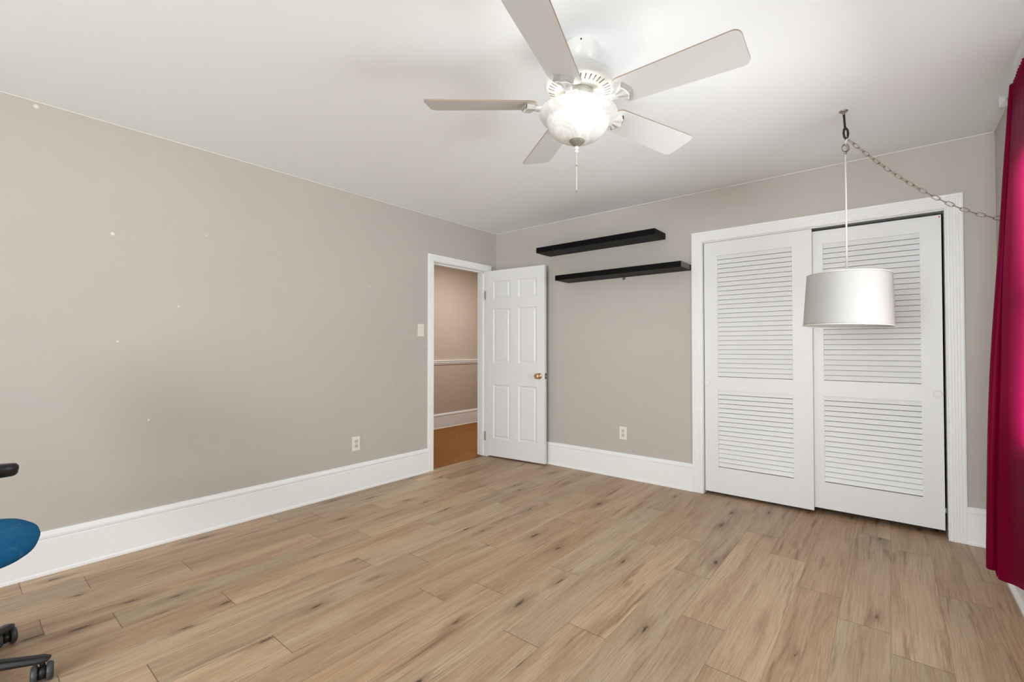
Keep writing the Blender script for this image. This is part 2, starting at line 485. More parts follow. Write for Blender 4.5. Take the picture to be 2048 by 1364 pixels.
tag(link('baseboard_right', bm, M['white']), 'white baseboard under the curtain', 'baseboard', kind='structure')
baseboard('baseboard_rear', [((0, REAR, 0), (W, REAR, 0), (0, 1, 0))], 'white baseboard behind the viewer')
bm = bmesh.new(); extrude_profile(bm, BP, (HX, -2.6, -0.01), (HX, 3.2, -0.01), (1, 0, 0), (0, 0, 1))
tag(link('baseboard_hall', bm, M['white']), 'white baseboard in the hall', 'baseboard', kind='structure')
bm = bmesh.new()
RP = [(0, 0), (0.012, 0.004), (0.012, 0.016), (0.022, 0.024), (0.024, 0.036), (0.014, 0.044), (0.03, 0.052), (0.03, 0.062), (0, 0.066)]
extrude_profile(bm, RP, (HX, -2.6, 0.925), (HX, 3.2, 0.925), (1, 0, 0), (0, 0, 1))
tag(link('trim_1', bm, M['white']), 'white chair rail along the hall wall', 'chair rail', kind='structure')
# caulk bead along the ceiling edges
bm = bmesh.new()
tube(bm, [(0.002, REAR, H-0.002), (0.002, 0, H-0.002)], 0.004, 6); tube(bm, [(0, -0.002, H-0.002), (W, -0.002, H-0.002)], 0.004, 6)
tube(bm, [(W-0.002, REAR, H-0.002), (W-0.002, 0, H-0.002)], 0.004, 6)
tag(link('trim_2', bm, simple('cream_caulk', srgb(222, 219, 211), 0.5)), 'thin cream caulk line where walls meet ceiling', 'caulk line', kind='structure')

# ------------------------------------------------------------------ casings
def casing(name, o, inn, prof, pl, label, axis, jamb=None):
    """mitred casing around an opening; axis 'x': opening in the back wall (faces -y), 'y': left wall (faces +x)
       prof list (u,v): u from outer edge (0) to inner edge (w), v = out of wall"""
    a0, a1, ztop = o          # outer extents
    w = inn
    bm = bmesh.new()
    if axis == 'x':
        along = Vector((1, 0, 0)); out = Vector((0, -1, 0)); P = lambda a, z: (a, pl, z)
    else:
        along = Vector((0, 1, 0)); out = Vector((1, 0, 0)); P = lambda a, z: (pl, a, z)
    extrude_profile(bm, prof, P(a0, 0.0), P(a0, ztop), along, out, m1=-1.0)
    extrude_profile(bm, prof, P(a1, 0.0), P(a1, ztop), -along, out, m1=-1.0)
    extrude_profile(bm, prof, P(a0, ztop), P(a1, ztop), (0, 0, -1), out, m0=1.0, m1=-1.0)
    if jamb: jamb(bm)
    return tag(link(name, bm, M['white'], bevel=0.0015), label, 'door casing', kind='structure')
# closet casing: fluted
def fluted(w, th, n):
    pr = [(0, 0), (0, th*0.9)]
    for i in range(n):
        u0 = 0.008 + (w-0.016)*i/n; du = (w-0.016)/n
        pr += [(u0, th), (u0+du*0.70, th), (u0+du*0.78, th-0.0035), (u0+du*0.92, th-0.0035)]
    pr += [(w-0.006, th), (w, th-0.004), (w, 0)]
    return pr
def cj(bm):
    box(bm, (CO[0]-0.02, 0.0, 0), (CO[0], T, CO[2])); box(bm, (CO[1], 0.0, 0), (CO[1]+0.02, T, CO[2])); box(bm, (CO[0]-0.02, 0, CO[2]), (CO[1]+0.02, T, CO[2]+0.02))
    box(bm, (CO[0], 0.0, CO[2]-0.006), (CO[1], 0.006, CO[2]))
casing('trim_3', (2.142, 3.746, 2.108), 0.086, fluted(0.084, 0.022, 5), 0.0, 'white fluted casing around the closet', 'x', cj)
def dj(bm):
    y0, y1, zt = DO
    box(bm, (-T, y0-0.018, 0), (0.004, y0, zt)); box(bm, (-T, y1, 0), (0.004, y1+0.018, zt)); box(bm, (-T, y0-0.018, zt), (0.004, y1+0.018, zt+0.018))
    # stops
    box(bm, (-0.075, y0, 0), (-0.04, y0+0.012, zt)); box(bm, (-0.075, y1-0.012, 0), (-0.04, y1, zt)); box(bm, (-0.075, y0, zt-0.012), (-0.04, y1, zt))
casing('trim_4', (-0.988, -0.098, 2.068), 0.066, fluted(0.064, 0.02, 3), 0.0, 'white casing around the open doorway', 'y', dj)

# ------------------------------------------------------------------ door_1 : six-panel door
def six_panel_door():
    h = Vector((0.004, -0.176, 0)); e = Vector((0.733, -0.104, 0))
    L = (e-h).length; ang = math.atan2(e.y-h.y, e.x-h.x)
    root = empty('door_1', (h.x, h.y, 0.0), ang)
    tag(root, 'white six-panel door standing open against the back wall', 'door', kind='structure')
    z0, z1 = 0.016, 2.0
    th = 0.035
    cols = [(0.098, 0.318), (0.418, 0.638)]
    rows = [(0.206, 0.779), (1.008, 1.589), (1.695, 1.883)]
    bm = bmesh.new()
    xs = [0, cols[0][0], cols[0][1], cols[1][0], cols[1][1], L]
    zs = [z0] + [v for r in rows for v in r] + [z1]
    # local: x along the door, y=0 is the face towards the camera, +y is the far face
    for i in range(5):
        for j in range(len(zs)-1):
            panel = (i in (1, 3)) and (j in (1, 3, 5))
            if not panel:
                box(bm, (xs[i], 0, zs[j]), (xs[i+1], th, zs[j+1]))
    bmesh.ops.remove_doubles(bm, verts=bm.verts, dist=1e-5)
    slab = link('door_slab', bm, M['door_white'], root)
    for (a, b) in cols:
        for (c, d) in rows:
            for face in (0, 1):
                bm = bmesh.new()
                sgn = 1 if face == 0 else -1; y = 0.0 if face == 0 else th
                loops = []
                for ins, dep in ((0, 0.0), (0.006, 0.005), (0.012, 0.009), (0.020, 0.009), (0.034, 0.003), (0.040, 0.0035)):
                    loops.append([bm.verts.new((px, y+sgn*dep, pz)) for px, pz in ((a+ins, c+ins), (b-ins, c+ins), (b-ins, d-ins), (a+ins, d-ins))])
                for l0, l1 in zip(loops, loops[1:]):
                    for k in range(4): bm.faces.new((l0[k], l0[(k+1) % 4], l1[(k+1) % 4], l1[k]))
                bm.faces.new(loops[-1])
                link('door_panel', bm, M['door_white'], slab)
    # knob both faces
    for sgn, y in ((-1, 0.0), (1, th)):
        if sgn == 1: continue
        R = Matrix.Translation((L-0.062, y, 0.888)) @ Matrix.Rotation(math.radians(90*(-sgn)*-1), 4, 'X')
        R = Matrix.Translation((L-0.062, y, 0.888)) @ Matrix.Rotation(math.radians(90), 4, 'X')
        bm = bmesh.new()
        lathe(bm, [(0, 0), (0.031, 0), (0.031, 0.004), (0.026, 0.009), (0.012, 0.011), (0.011, 0.03), (0.02, 0.036), (0.027, 0.045),
                   (0.029, 0.053), (0.027, 0.060), (0.02, 0.066), (0.01, 0.0675), (0, 0.068)], 32, R)
        tag(link('door_knob', bm, M['brass'], root, True), 'brass knob')
    bm = bmesh.new(); box(bm, (L-0.0005, 0.006, 0.86), (L+0.0015, 0.029, 0.916)); lt = link('latch_plate', bm, M['strap'], root)
    bm = bmesh.new(); box(bm, (L, 0.012, 0.88), (L+0.008, 0.023, 0.896)); link('latch_bolt', bm, M['steel'], lt, bevel=0.003)
    for z in (0.22, 1.74):
        bm = bmesh.new(); tube(bm, [(-0.008, -0.004, z-0.045), (-0.008, -0.004, z+0.045)], 0.007, 12)
        box(bm, (-0.012, -0.001, z-0.045), (0.0, 0.004, z+0.045))
        link('hinge', bm, M['hinge'], root)
    return root
six_panel_door()

# ------------------------------------------------------------------ door_2, door_3 : sliding louvred closet doors
def louvre_door(name, x0, x1, yf, th, z0, z1, lx0, lx1, pull_x, pull_z, label):
    root = empty(name, (x0, yf, 0)); tag(root, label, 'closet door', kind='structure')
    ox = x0
    rows = [(0.226, 0.831), (0.940, 1.906)]
    bm = bmesh.new()
    box(bm, (0, 0, z0), (lx0-ox, th, z1)); box(bm, (lx1-ox, 0, z0), (x1-ox, th, z1))
    zz = [z0, rows[0][0], rows[0][1], rows[1][0], rows[1][1], z1]
    for i in (0, 2, 4): box(bm, (lx0-ox, 0, zz[i]), (lx1-ox, th, zz[i+1]))
    bmesh.ops.remove_doubles(bm, verts=bm.verts, dist=1e-5)
    fr = link('door_frame', bm, M['door_white'], root)
    for (a, b), n in zip(rows, (17, 27)):
        bm = bmesh.new(); pitch = (b-a)/n
        for k in range(n):
            zb = a + pitch*k
            # a slat leaning back at its top; lower lip proud of the next slat
            gp = 0.0052 if a < 0.5 else 0.0036
            pr = [(0.0025, zb+gp), (0.0085, zb+gp-0.0008), (0.0165, zb+pitch+0.0005), (0.0115, zb+pitch+0.0010)]
            v0 = [bm.verts.new((lx0-ox, y, z)) for y, z in pr]; v1 = [bm.verts.new((lx1-ox, y, z)) for y, z in pr]
            for i in range(4):
                j = (i+1) % 4; bm.faces.new((v0[i], v0[j], v1[j], v1[i]))
            bm.faces.new(v0[::-1]); bm.faces.new(v1)
        link('louver_panel', bm, M['door_white'], root)
    R = Matrix.Translation((pull_x-ox, 0, pull_z)) @ Matrix.Rotation(math.radians(90), 4, 'X')
    bm = bmesh.new(); lathe(bm, [(0.0, -0.0005), (0.015, -0.0005), (0.019, 0.0015), (0.022, 0.003), (0.024, 0.0)], 32, R)
    tag(link('finger_pull', bm, M['plate'], root, True), 'round cream finger pull')
    return root
louvre_door('door_2', 2.234, 2.972, 0.008, 0.026, 0.024, 2.017, 2.336, 2.850, 2.256, 0.893, 'white louvered sliding closet door on the left, in front')
louvre_door('door_3', 2.940, 3.652, 0.044, 0.026, 0.040, 2.003, 3.034, 3.550, 3.626, 0.882, 'white louvered sliding closet door on the right, behind the drum lamp')
bm = bmesh.new(); box(bm, (0, 0, 0), (0.007, 0.0012, 0.010))
o = link('sticker', bm, simple('red_tack', srgb(190, 90, 90), 0.5)); o.location = (3.640, 0.0425, 1.985)
o.parent = bpy.data.objects['door_3']; o.location = (3.640-2.940, -0.0012, 1.985); o['label'] = 'tiny red sticker at the corner'
# ------------------------------------------------------------------ floating shelves
def shelf(x0, x1, z0, z1, dep, label, bracket=False):
    root = empty('floating_shelf', ((x0+x1)/2, 0, z0)); tag(root, label, 'shelf', 'black floating shelves on the back wall')
    hw = (x1-x0)/2; h = z1-z0
    bm = bmesh.new(); box(bm, (-hw, -dep, 0), (hw, 0, h)); link('board', bm, M['black'], root, bevel=0.0015)
    for s in (1,):
        bm = bmesh.new(); box(bm, (hw, -dep+0.002, 0.002), (hw+0.0012, -0.03, h-0.002))
        tag(link('end_cap', bm, M['cap'] if bracket else M['black'], root), 'end cap with its sheen painted in as grey' if bracket else None)
    if bracket:
        bm = bmesh.new(); box(bm, (-0.012, -0.010, -0.018), (0.012, 0, 0)); tube(bm, [(0, -0.012, -0.026), (0, -0.004, -0.004)], 0.003, 8)
        tag(link('bracket', bm, M['steel'], root), 'small metal bracket screwed under the shelf')
    return root
shelf(0.727, 1.921, 2.096, 2.147, 0.238, 'upper of the two black floating shelves, nearer the ceiling')
shelf(0.947, 2.133, 1.808, 1.855, 0.238, 'lower of the two black floating shelves, its right end touching the closet casing', True)

# ------------------------------------------------------------------ outlets and switch
def outlet(loc, rz, label):
    root = empty('wall_outlet', loc, rz); tag(root, label, 'outlet')     # local: -y out of the wall
    bm = bmesh.new(); box(bm, (-0.0365, -0.006, -0.058), (0.0365, 0, 0.058)); link('cover_plate', bm, M['plate'], root, bevel=0.003)
    for s in (-1, 1):
        R = Matrix.Translation((0, -0.006, 0.0195*s)) @ Matrix.Rotation(math.radians(90), 4, 'X') @ Matrix.Diagonal((1, 0.85, 1, 1))
        bm = bmesh.new(); lathe(bm, [(0, 0.002), (0.0155, 0.002), (0.017, 0.0)], 24, R); sk = link('socket', bm, simple('socket_face', srgb(205, 198, 186), 0.4), root)
        bm = bmesh.new()
        for dx, hh in ((-0.0065, 0.005), (0.0065, 0.004)): box(bm, (dx-0.0012, -0.0086, 0.0195*s+0.001-hh+0.004), (dx+0.0012, -0.0078, 0.0195*s+0.001+hh+0.002))
        box(bm, (-0.002, -0.0086, 0.0195*s-0.010), (0.002, -0.0078, 0.0195*s-0.006))
        link('slots', bm, M['plate_slot'], sk)
    R = Matrix.Translation((0, -0.006, 0)) @ Matrix.Rotation(math.radians(90), 4, 'X')
    bm = bmesh.new(); lathe(bm, [(0, 0.0012), (0.003, 0.001), (0.0035, 0)], 12, R); link('screw', bm, M['steel'], root)
    return root
outlet((0, -1.744, 0.386), math.radians(90), 'cream duplex outlet low on the long left wall')
outlet((1.524, 0, 0.402), 0, 'cream duplex outlet below the shelves on the back wall')
sw = empty('light_switch', (0, -1.071, 1.336), math.radians(90)); tag(sw, 'cream toggle light switch beside the doorway', 'light switch')
bm = bmesh.new(); box(bm, (-0.0375, -0.006, -0.058), (0.0375, 0, 0.058)); link('cover_plate', bm, M['plate'], sw, bevel=0.003)
bm = bmesh.new(); box(bm, (-0.005, -0.016, 0.0), (0.005, -0.005, 0.012)); link('toggle', bm, M['plate'], sw, bevel=0.001)
for s in (-1, 1):
    bm = bmesh.new(); lathe(bm, [(0, 0.0012), (0.003, 0.001), (0.0035, 0)], 12, Matrix.Translation((0, -0.006, 0.03*s)) @ Matrix.Rotation(math.radians(90), 4, 'X')); link('screw', bm, M['steel'], sw)

# ------------------------------------------------------------------ windows
def window(name, axis, a0, a1, z0, z1, pl, label):
    """axis 'y': in the right wall plane x=pl (room on -x);  'x': rear wall plane y=pl (room on +y)"""
    root = empty(name, (0, 0, 0)); tag(root, label, 'window', kind='structure')
    if axis == 'y':
        B = lambda bm, s0, s1, d0, d1, c0, c1: box(bm, (pl+d0, s0, c0), (pl+d1, s1, c1))
    else:
        B = lambda bm, s0, s1, d0, d1, c0, c1: box(bm, (s0, pl-d1, c0), (s1, pl-d0, c1))
    bm = bmesh.new(); w = 0.035
    for s0, s1, c0, c1 in ((a0, a0+w, z0, z1), (a1-w, a1, z0, z1), (a0, a1, z0, z0+w), (a0, a1, z1-w, z1), (a0, a1, (z0+z1)/2-0.02, (z0+z1)/2+0.02)):
        B(bm, s0, s1, 0.03, 0.07, c0, c1)
    link('window_frame', bm, M['white'], root)
    bm = bmesh.new(); c = 0.075
    for s0, s1, c0, c1 in ((a0-c, a0, z0-c, z1+c), (a1, a1+c, z0-c, z1+c), (a0, a1, z1, z1+c), (a0, a1, z0-c, z0)):
        B(bm, s0, s1, -0.018, 0.0, c0, c1)
    link('window_casing', bm, M['white'], root, bevel=0.002)
    bm = bmesh.new(); B(bm, a0+w, a1-w, 0.048, 0.052, z0+w, z1-w); link('window_pane', bm, M['glass'], root)
    return root
window('window_1', 'y', RW[0], RW[1], RW[2], RW[3], W, 'white-framed window beside the crimson curtain')
window('added_window_2', 'y', RV[0], RV[1], RV[2], RV[3], W, 'unseen second right-wall window, added for fill light')
window('added_window_3', 'x', RR[0], RR[1], RR[2], RR[3], REAR, 'unseen wide rear window, added for fill light')

# ------------------------------------------------------------------ curtain and rod
def curtain():
    bot = [(3.775,-.800),(3.742,-.808),(3.732,-.828),(3.738,-.846),(3.752,-.848),(3.763,-.836),(3.769,-.842),(3.766,-.866),(3.778,-.882),(3.797,-.903),(3.811,-.930),(3.822,-.965),(3.831,-1.00),(3.838,-1.04),(3.841,-1.08),(3.843,-1.13)]
    top = [(3.862,-.800),(3.842,-.806),(3.833,-.822),(3.835,-.838),(3.843,-.842),(3.847,-.834),(3.848,-.842),(3.840,-.860),(3.839,-.885),(3.838,-.920),(3.836,-.960),(3.835,-1.00),(3.836,-1.04),(3.835,-1.08),(3.837,-1.12),(3.836,-1.16)]
    def cr(P, t):
        n = len(P)-1; i = min(int(t*n), n-1); f = t*n-i
        p = [P[max(i-1,0)], P[i], P[i+1], P[min(i+2,n)]]
        return [0.5*((2*p[1][k])+(-p[0][k]+p[2][k])*f+(2*p[0][k]-5*p[1][k]+4*p[2][k]-p[3][k])*f*f+(-p[0][k]+3*p[1][k]-3*p[2][k]+p[3][k])*f**3) for k in (0, 1)]
    NU, NV = 120, 60
    bm = bmesh.new(); g = []
    for j in range(NV+1):
        v = j/NV; row = []
        for i in range(NU+1):
            u = i/NU; a = cr(bot, u); b = cr(top, u)
            w = v**1.6; w2 = w if u < 0.5 else v**(1.6+5*(u-0.5))
            zb = 0.125 + (0.03 if u < 0.36 else -0.012)*1.0 if False else 0.128 + 0.028*max(0, min(1, (0.34-u)/0.04)) + 0.022*max(0, min(1, (u-0.55)/0.3))
            z = zb + (2.365-zb)*v
            rip = 0.0
            if v > 0.90: rip = 0.0045*math.sin(u*130)*(v-0.90)/0.10
            wr = 0.003*math.sin(v*9+u*11)*math.sin(v*math.pi)
            row.append(bm.verts.new((a[0]*(1-w)+b[0]*w+rip*0.6+wr, a[1]*(1-w2)+b[1]*w2+rip+wr*0.5, z)))
        g.append(row)
    for j in range(NV):
        for i in range(NU): bm.faces.new((g[j][i], g[j][i+1], g[j+1][i+1], g[j+1][i]))
    o = link('curtain', bm, M['curtain'], None, True)
    md = o.modifiers.new('thick', 'SOLIDIFY'); md.thickness = 0.0015
    tag(o, 'long crimson satin curtain gathered at the right edge, hanging from a white rod', 'curtain')
curtain()
rod = empty('curtain_rod', (3.866, -0.64, 2.345)); tag(rod, 'white curtain rod with a square end bracket near the ceiling corner', 'curtain rod')
bm = bmesh.new(); tube(bm, [(0, 0.0, 0), (0, -1.9, 0)], 0.006, 12); link('rod', bm, M['fan_white'], rod, True)
bm = bmesh.new()
Rm = Matrix.Rotation(math.radians(14), 4, 'X')
box(bm, (-0.046, -0.006, -0.004), (-0.006, 0.026, 0.052)); box(bm, (-0.010, 0.0, 0.012), (0.019, 0.014, 0.030))
link('bracket', bm, M['fan_white'], rod, bevel=0.002)
bm = bmesh.new(); v = [bm.verts.new(p) for p in ((-0.046, -0.006, -0.004), (-0.046, -0.006, 0.052), (-0.006, -0.006, 0.052), (-0.006, -0.006, -0.004), (-0.026, -0.022, 0.024))]
for a, b in ((0, 1), (1, 2), (2, 3), (3, 0)): bm.faces.new((v[a], v[b], v[4]))
link('finial', bm, M['glass_rim'], rod)

# ------------------------------------------------------------------ ceiling fan
def fan():
    cpos = Vector((2.402, -2.201, H))
    root = empty('ceiling_fan', cpos)
    tag(root, 'white five-blade ceiling fan with a lit alabaster bowl light', 'ceiling fan')
    # canopy (plumb)
    bm = bmesh.new()
    lathe(bm, [(0.068, 0), (0.069, -0.006), (0.066, -0.010), (0.067, -0.018), (0.064, -0.040), (0.054, -0.062), (0.042, -0.074), (0.030, -0.078), (0, -0.078)], 48)
    cn = link('canopy', bm, M['fan_white'], root, True)
    a = math.atan2(-rt.y-0.55*fw.y, -rt.x-0.55*fw.x)
    bm = bmesh.new(); lathe(bm, [(0, 0.003), (0.003, 0.003), (0.0035, 0)], 12, Matrix.Translation((0.067*math.cos(a+0.9), 0.067*math.sin(a+0.9), -0.013)) @ Matrix.Rotation(a+0.9, 4, 'Z') @ Matrix.Rotation(math.radians(90), 4, 'Y'))
    link('screw', bm, M['strap'], cn)
    # tilted assembly about the ball joint; local origin at the blade plane
    bc = Vector((2.398, -2.218, 2.183)) - cpos
    A = Matrix.Translation(bc) @ Matrix.Rotation(-0.026, 4, 'X') @ Matrix.Rotation(0.039, 4, 'Y')
    def part(name, bm, mat, smooth=True, parent=root, bevel=0.0, M4=None):
        o = link(name, bm, mat, parent, smooth, bevel)
        if M4 is not None: o.matrix_local = M4
        return o
    bm = bmesh.new(); lathe(bm, [(0.018, 0.20), (0.018, 0.13), (0.045, 0.142), (0.05, 0.135)], 32)
    part('downrod', bm, M['fan_white'], M4=A)
    bm = bmesh.new()
    lathe(bm, [(0.0, 0.130), (0.055, 0.130), (0.100, 0.127), (0.128, 0.120), (0.139, 0.111), (0.142, 0.100), (0.142, 0.090), (0.1445, 0.084), (0.1450, 0.076), (0.143, 0.070), (0.139, 0.0665)], 72)
    mh = part('motor_housing', bm, M['fan_white'], M4=A)
    # vent plate with radial slots
    bm = bmesh.new()
    lathe(bm, [(0.139, 0.0665), (0.135, 0.0635), (0.092, 0.050), (0.086, 0.0505), (0.082, 0.056), (0.0, 0.056)], 72)
    for k in range(5):
        base = 1.86+math.pi+k*2*math.pi/5 + math.pi/5
        for j in range(-3, 4):
            an = base + j*0.165
            Rz = Matrix.Rotation(an, 4, 'Z') @ Matrix.Translation((0.116, 0, 0.0574)) @ Matrix.Rotation(-0.30, 4, 'Y')
            box(bm, (-0.013, -0.0026, -0.0005), (0.013, 0.0026, 0.002), 1, Rz)
    vp = part('vent_plate', bm, [M['fan_white'], M['fan_grey']], M4=A)
    # neck / light kit fitter
    bm = bmesh.new(); lathe(bm, [(0.0, 0.056), (0.060, 0.056), (0.062, 0.030), (0.060, 0.022), (0.052, 0.018), (0.052, -0.012), (0.064, -0.018), (0.070, -0.030), (0.0, -0.032)], 48)
    part('light_fitter', bm, M['fan_white'], M4=A)
    bm = bmesh.new(); lathe(bm, [(0, 0.052), (0.012, 0.05), (0.018, 0.03), (0.014, 0.01), (0.011, 0)], 20, Matrix.Translation((0, 0, -0.085)))
    # blades
    R0, R1 = 0.172, 0.645
    for k in range(5):
        ang = 1.86 + math.pi + k*2*math.pi/5
        Bm = A @ Matrix.Rotation(ang, 4, 'Z') @ Matrix.Rotation(-0.236, 4, 'X')
        bm = bmesh.new()
        def wdt(r): return 0.142 + (0.1575-0.142)*(r-0.25)/(0.645-0.25)
        pts = []
        def corner(cx, cy, a0, a1, r, n=6):
            return [(cx+r*math.cos(math.radians(a0+(a1-a0)*i/n)), cy+r*math.sin(math.radians(a0+(a1-a0)*i/n))) for i in range(n+1)]
        w1 = wdt(R1)/2; w0 = wdt(R0)/2; rc = 0.026
        pts += corner(R1-rc, w1-rc, 90, 0, rc); pts += corner(R1-rc, -w1+rc, 0, -90, rc)
        pts += corner(R0+0.035, -w0+0.035+0.004, -90, -180, 0.035); pts += corner(R0+0.035, w0-0.035-0.004, 180, 90, 0.035)
        th = 0.0028
        lo = [bm.verts.new((x, y, -th)) for x, y in pts]; hi = [bm.verts.new((x, y, th)) for x, y in pts]
        bm.faces.new(lo[::-1]).material_index = 0; bm.faces.new(hi).material_index = 0
        for i in range(len(pts)):
            j = (i+1) % len(pts); bm.faces.new((lo[i], lo[j], hi[j], hi[i])).material_index = 1
        bl = link('blade', bm, [M['blade'], M['blade_edge']], root); bl.matrix_local = Bm
        # iron: curved arm from the hub plus a scalloped shell under the blade root
        bm = bmesh.new()
        Bi = Matrix.Rotation(0.236, 4, 'X')      # undo the pitch for the arm
        sec = []
        for (x, w, zc, hh) in ((0.060, 0.020, 0.030, 0.006), (0.090, 0.018, 0.020, 0.006), (0.120, 0.014, 0.002, 0.007), (0.145, 0.015, -0.013, 0.008), (0.178, 0.022, -0.014, 0.009)):
            sec.append([bm.verts.new(Bi @ Vector((x, y, zc+z))) for y, z in ((-w, -hh*0.2), (-w*0.5, -hh), (w*0.5, -hh), (w, -hh*0.2), (w*0.6, hh*0.6), (-w*0.6, hh*0.6))])
        for a_, b_ in zip(sec, sec[1:]):
            for i in range(6): bm.faces.new((a_[i], a_[(i+1) % 6], b_[(i+1) % 6], b_[i]))
        bm.faces.new(sec[0][::-1]); bm.faces.new(sec[-1])
        ir = link('blade_iron', bm, M['fan_white'], bl, True)
        # shell: fan-shaped, flat faceted bottom with a steep outer wall
        bm = bmesh.new(); NA = 28
        cx = 0.166; rows_ = []
        for (s_, z) in ((0.0, -0.018), (0.30, -0.022), (0.62, -0.026), (0.84, -0.027), (0.90, -0.024)):
            row = []
            for i in range(NA+1):
                a = -0.72 + 1.44*i/NA
                e = 0.072*(1-0.12*a*a)*(1+0.03*math.cos(a*9))
                lip = 0.003*math.cos(a*9) if 0.2 < s_ < 0.95 else 0
                sidez = z*(1-0.35*(abs(a)/0.72)**4)
                row.append(bm.verts.new((cx+s_*e*math.cos(a), s_*e*math.sin(a)*0.92, sidez-lip)))
            rows_.append(row)
        for a_, b_ in zip(rows_, rows_[1:]):
            for i in range(NA): bm.faces.new((a_[i], a_[i+1], b_[i+1], b_[i]))
        for sd in (0, NA):
            top = [bm.verts.new((r_[sd].co.x, r_[sd].co.y, -0.003)) for r_ in rows_]
            for q in range(len(rows_)-1): bm.faces.new((rows_[q][sd], rows_[q+1][sd], top[q+1], top[q]))
        ow = [v.co.copy() for v in rows_[-1]]
        bmesh.ops.remove_doubles(bm, verts=bm.verts, dist=1e-5)
        link('medallion', bm, M['fan_white'], bl, False)
        # outer wall of the shell, its shade painted in as grey
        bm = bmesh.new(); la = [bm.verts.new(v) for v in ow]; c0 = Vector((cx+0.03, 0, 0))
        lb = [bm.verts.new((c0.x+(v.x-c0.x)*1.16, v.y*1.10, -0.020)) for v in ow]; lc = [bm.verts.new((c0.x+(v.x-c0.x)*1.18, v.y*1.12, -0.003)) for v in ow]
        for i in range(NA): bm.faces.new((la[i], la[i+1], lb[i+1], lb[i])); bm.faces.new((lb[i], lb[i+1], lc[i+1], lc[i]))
        link('medallion_shaded_wall', bm, M['shade_rim'], bl, True)
    # bowl
    B2 = A @ Matrix.Translation((0, 0, -0.036))
    bm = bmesh.new()
    prof = [(0.148, 0.010), (0.157, 0.007), (0.1615, 0.000), (0.1605, -0.010), (0.153, -0.022), (0.142, -0.030), (0.133, -0.0345), (0.1285, -0.040),
            (0.1265, -0.048), (0.121, -0.062), (0.111, -0.078), (0.096, -0.092), (0.075, -0.104), (0.050, -0.111), (0.022, -0.115), (0.0, -0.115)]
    lathe(bm, prof, 72)
    bo = part('glass_bowl', bm, M['bowl'], M4=B2); tag(bo, 'lit frosted alabaster glass bowl')
    md = bo.modifiers.new('thick', 'SOLIDIFY'); md.thickness = 0.004; md.offset = -1
    bm = bmesh.new(); lathe(bm, [(0, -0.106), (0.032, -0.108), (0.033, -0.113), (0.029, -0.120), (0.021, -0.127), (0.013, -0.133), (0.008, -0.136), (0, -0.137)], 32)
    fi = part('finial', bm, M['pewter'], M4=B2)
    bm = bmesh.new(); lathe(bm, [(0, -0.135), (0.007, -0.137), (0.009, -0.142), (0.006, -0.147), (0.004, -0.150), (0.007, -0.153), (0.008, -0.158), (0.005, -0.163), (0, -0.164)], 20, )
    o = link('finial_bead', bm, M['fan_white'], fi, True)
    tip = B2 @ Vector((0, 0, -0.162))
    bm = bmesh.new(); tube(bm, [tip, tip+Vector((0.0005, 0, -0.16))], 0.0011, 6)
    zz = tip.z
    for i in range(26):
        bmesh.ops.create_uvsphere(bm, u_segments=6, v_segments=4, radius=0.0019, matrix=Matrix.Translation((tip.x, tip.y, tip.z-0.003-i*0.006)))
    pc = link('pull_chain', bm, M['cord'], root, True)
    bm = bmesh.new(); bmesh.ops.create_uvsphere(bm, u_segments=8, v_segments=6, radius=0.0035, matrix=Matrix.Translation((tip.x, tip.y, tip.z-0.055)))
    link('chain_bead', bm, M['chrome'], pc, True); bm = bmesh.new()
    bmesh.ops.create_uvsphere(bm, u_segments=8, v_segments=6, radius=0.004, matrix=Matrix.Translation((tip.x+0.0005, tip.y, tip.z-0.163)))
    link('chain_bead', bm, M['chrome'], pc, True)
    # the bulbs inside the bowl, shining up out of its open top
    for dx, dy in ((0.060, 0.025), (-0.05, 0.045), (-0.015, -0.062)):
        p = A @ Vector((dx, dy, -0.075))
        bm = bmesh.new(); bmesh.ops.create_uvsphere(bm, u_segments=16, v_segments=10, radius=0.018, matrix=Matrix.Translation(p))
        t_ = bpy.data.materials.get('lit_bulb')
        if t_ is None:
            nt = NT('lit_bulb'); nt.base((1, 1, 1, 1)); nt.b.inputs['Emission Color'].default_value = (1, 0.95, 0.88, 1); nt.b.inputs['Emission Strength'].default_value = 1.0; t_ = nt.m
        link('bulb', bm, t_, root, True)
        l = bpy.data.lights.new('bulb_light', 'POINT'); l.energy = 0.8; l.color = (1.0, 0.95, 0.89); l.shadow_soft_size = 0.03
        lo = bpy.data.objects.new('bulb_light', l); C.objects.link(lo); lo.parent = root; lo.location = p + Vector((0, 0, 0.030))
fan()

# ------------------------------------------------------------------ ceiling hook and strap
HK = Vector((3.216, -0.848, H))
hk = empty('ceiling_hook', HK); tag(hk, 'round metal ceiling hook with a looped black rubber strap', 'ceiling hook')
bm = bmesh.new(); lathe(bm, [(0.020, 0), (0.0205, -0.004), (0.014, -0.008), (0.006, -0.010), (0.005, -0.022), (0, -0.022)], 32); link('hook_plate', bm, M['steel'], hk, True)
rtd = Vector((rt.x, rt.y, 0))
bm = bmesh.new()
def P2(a, z): return rtd*a + Vector((0, 0, z))
tube(bm, [P2(0.001, -0.008), P2(0.004, -0.05), P2(0.007, -0.09), P2(0.002, -0.10), P2(-0.001, -0.12), P2(0.003, -0.14), P2(0.011, -0.150), P2(0.019, -0.143), P2(0.023, -0.125), P2(0.021, -0.105), P2(0.013, -0.094), P2(0.007, -0.092)], 0.0055, 10)
tag(link('strap', bm, M['strap'], hk, True), 'black rubber strap')

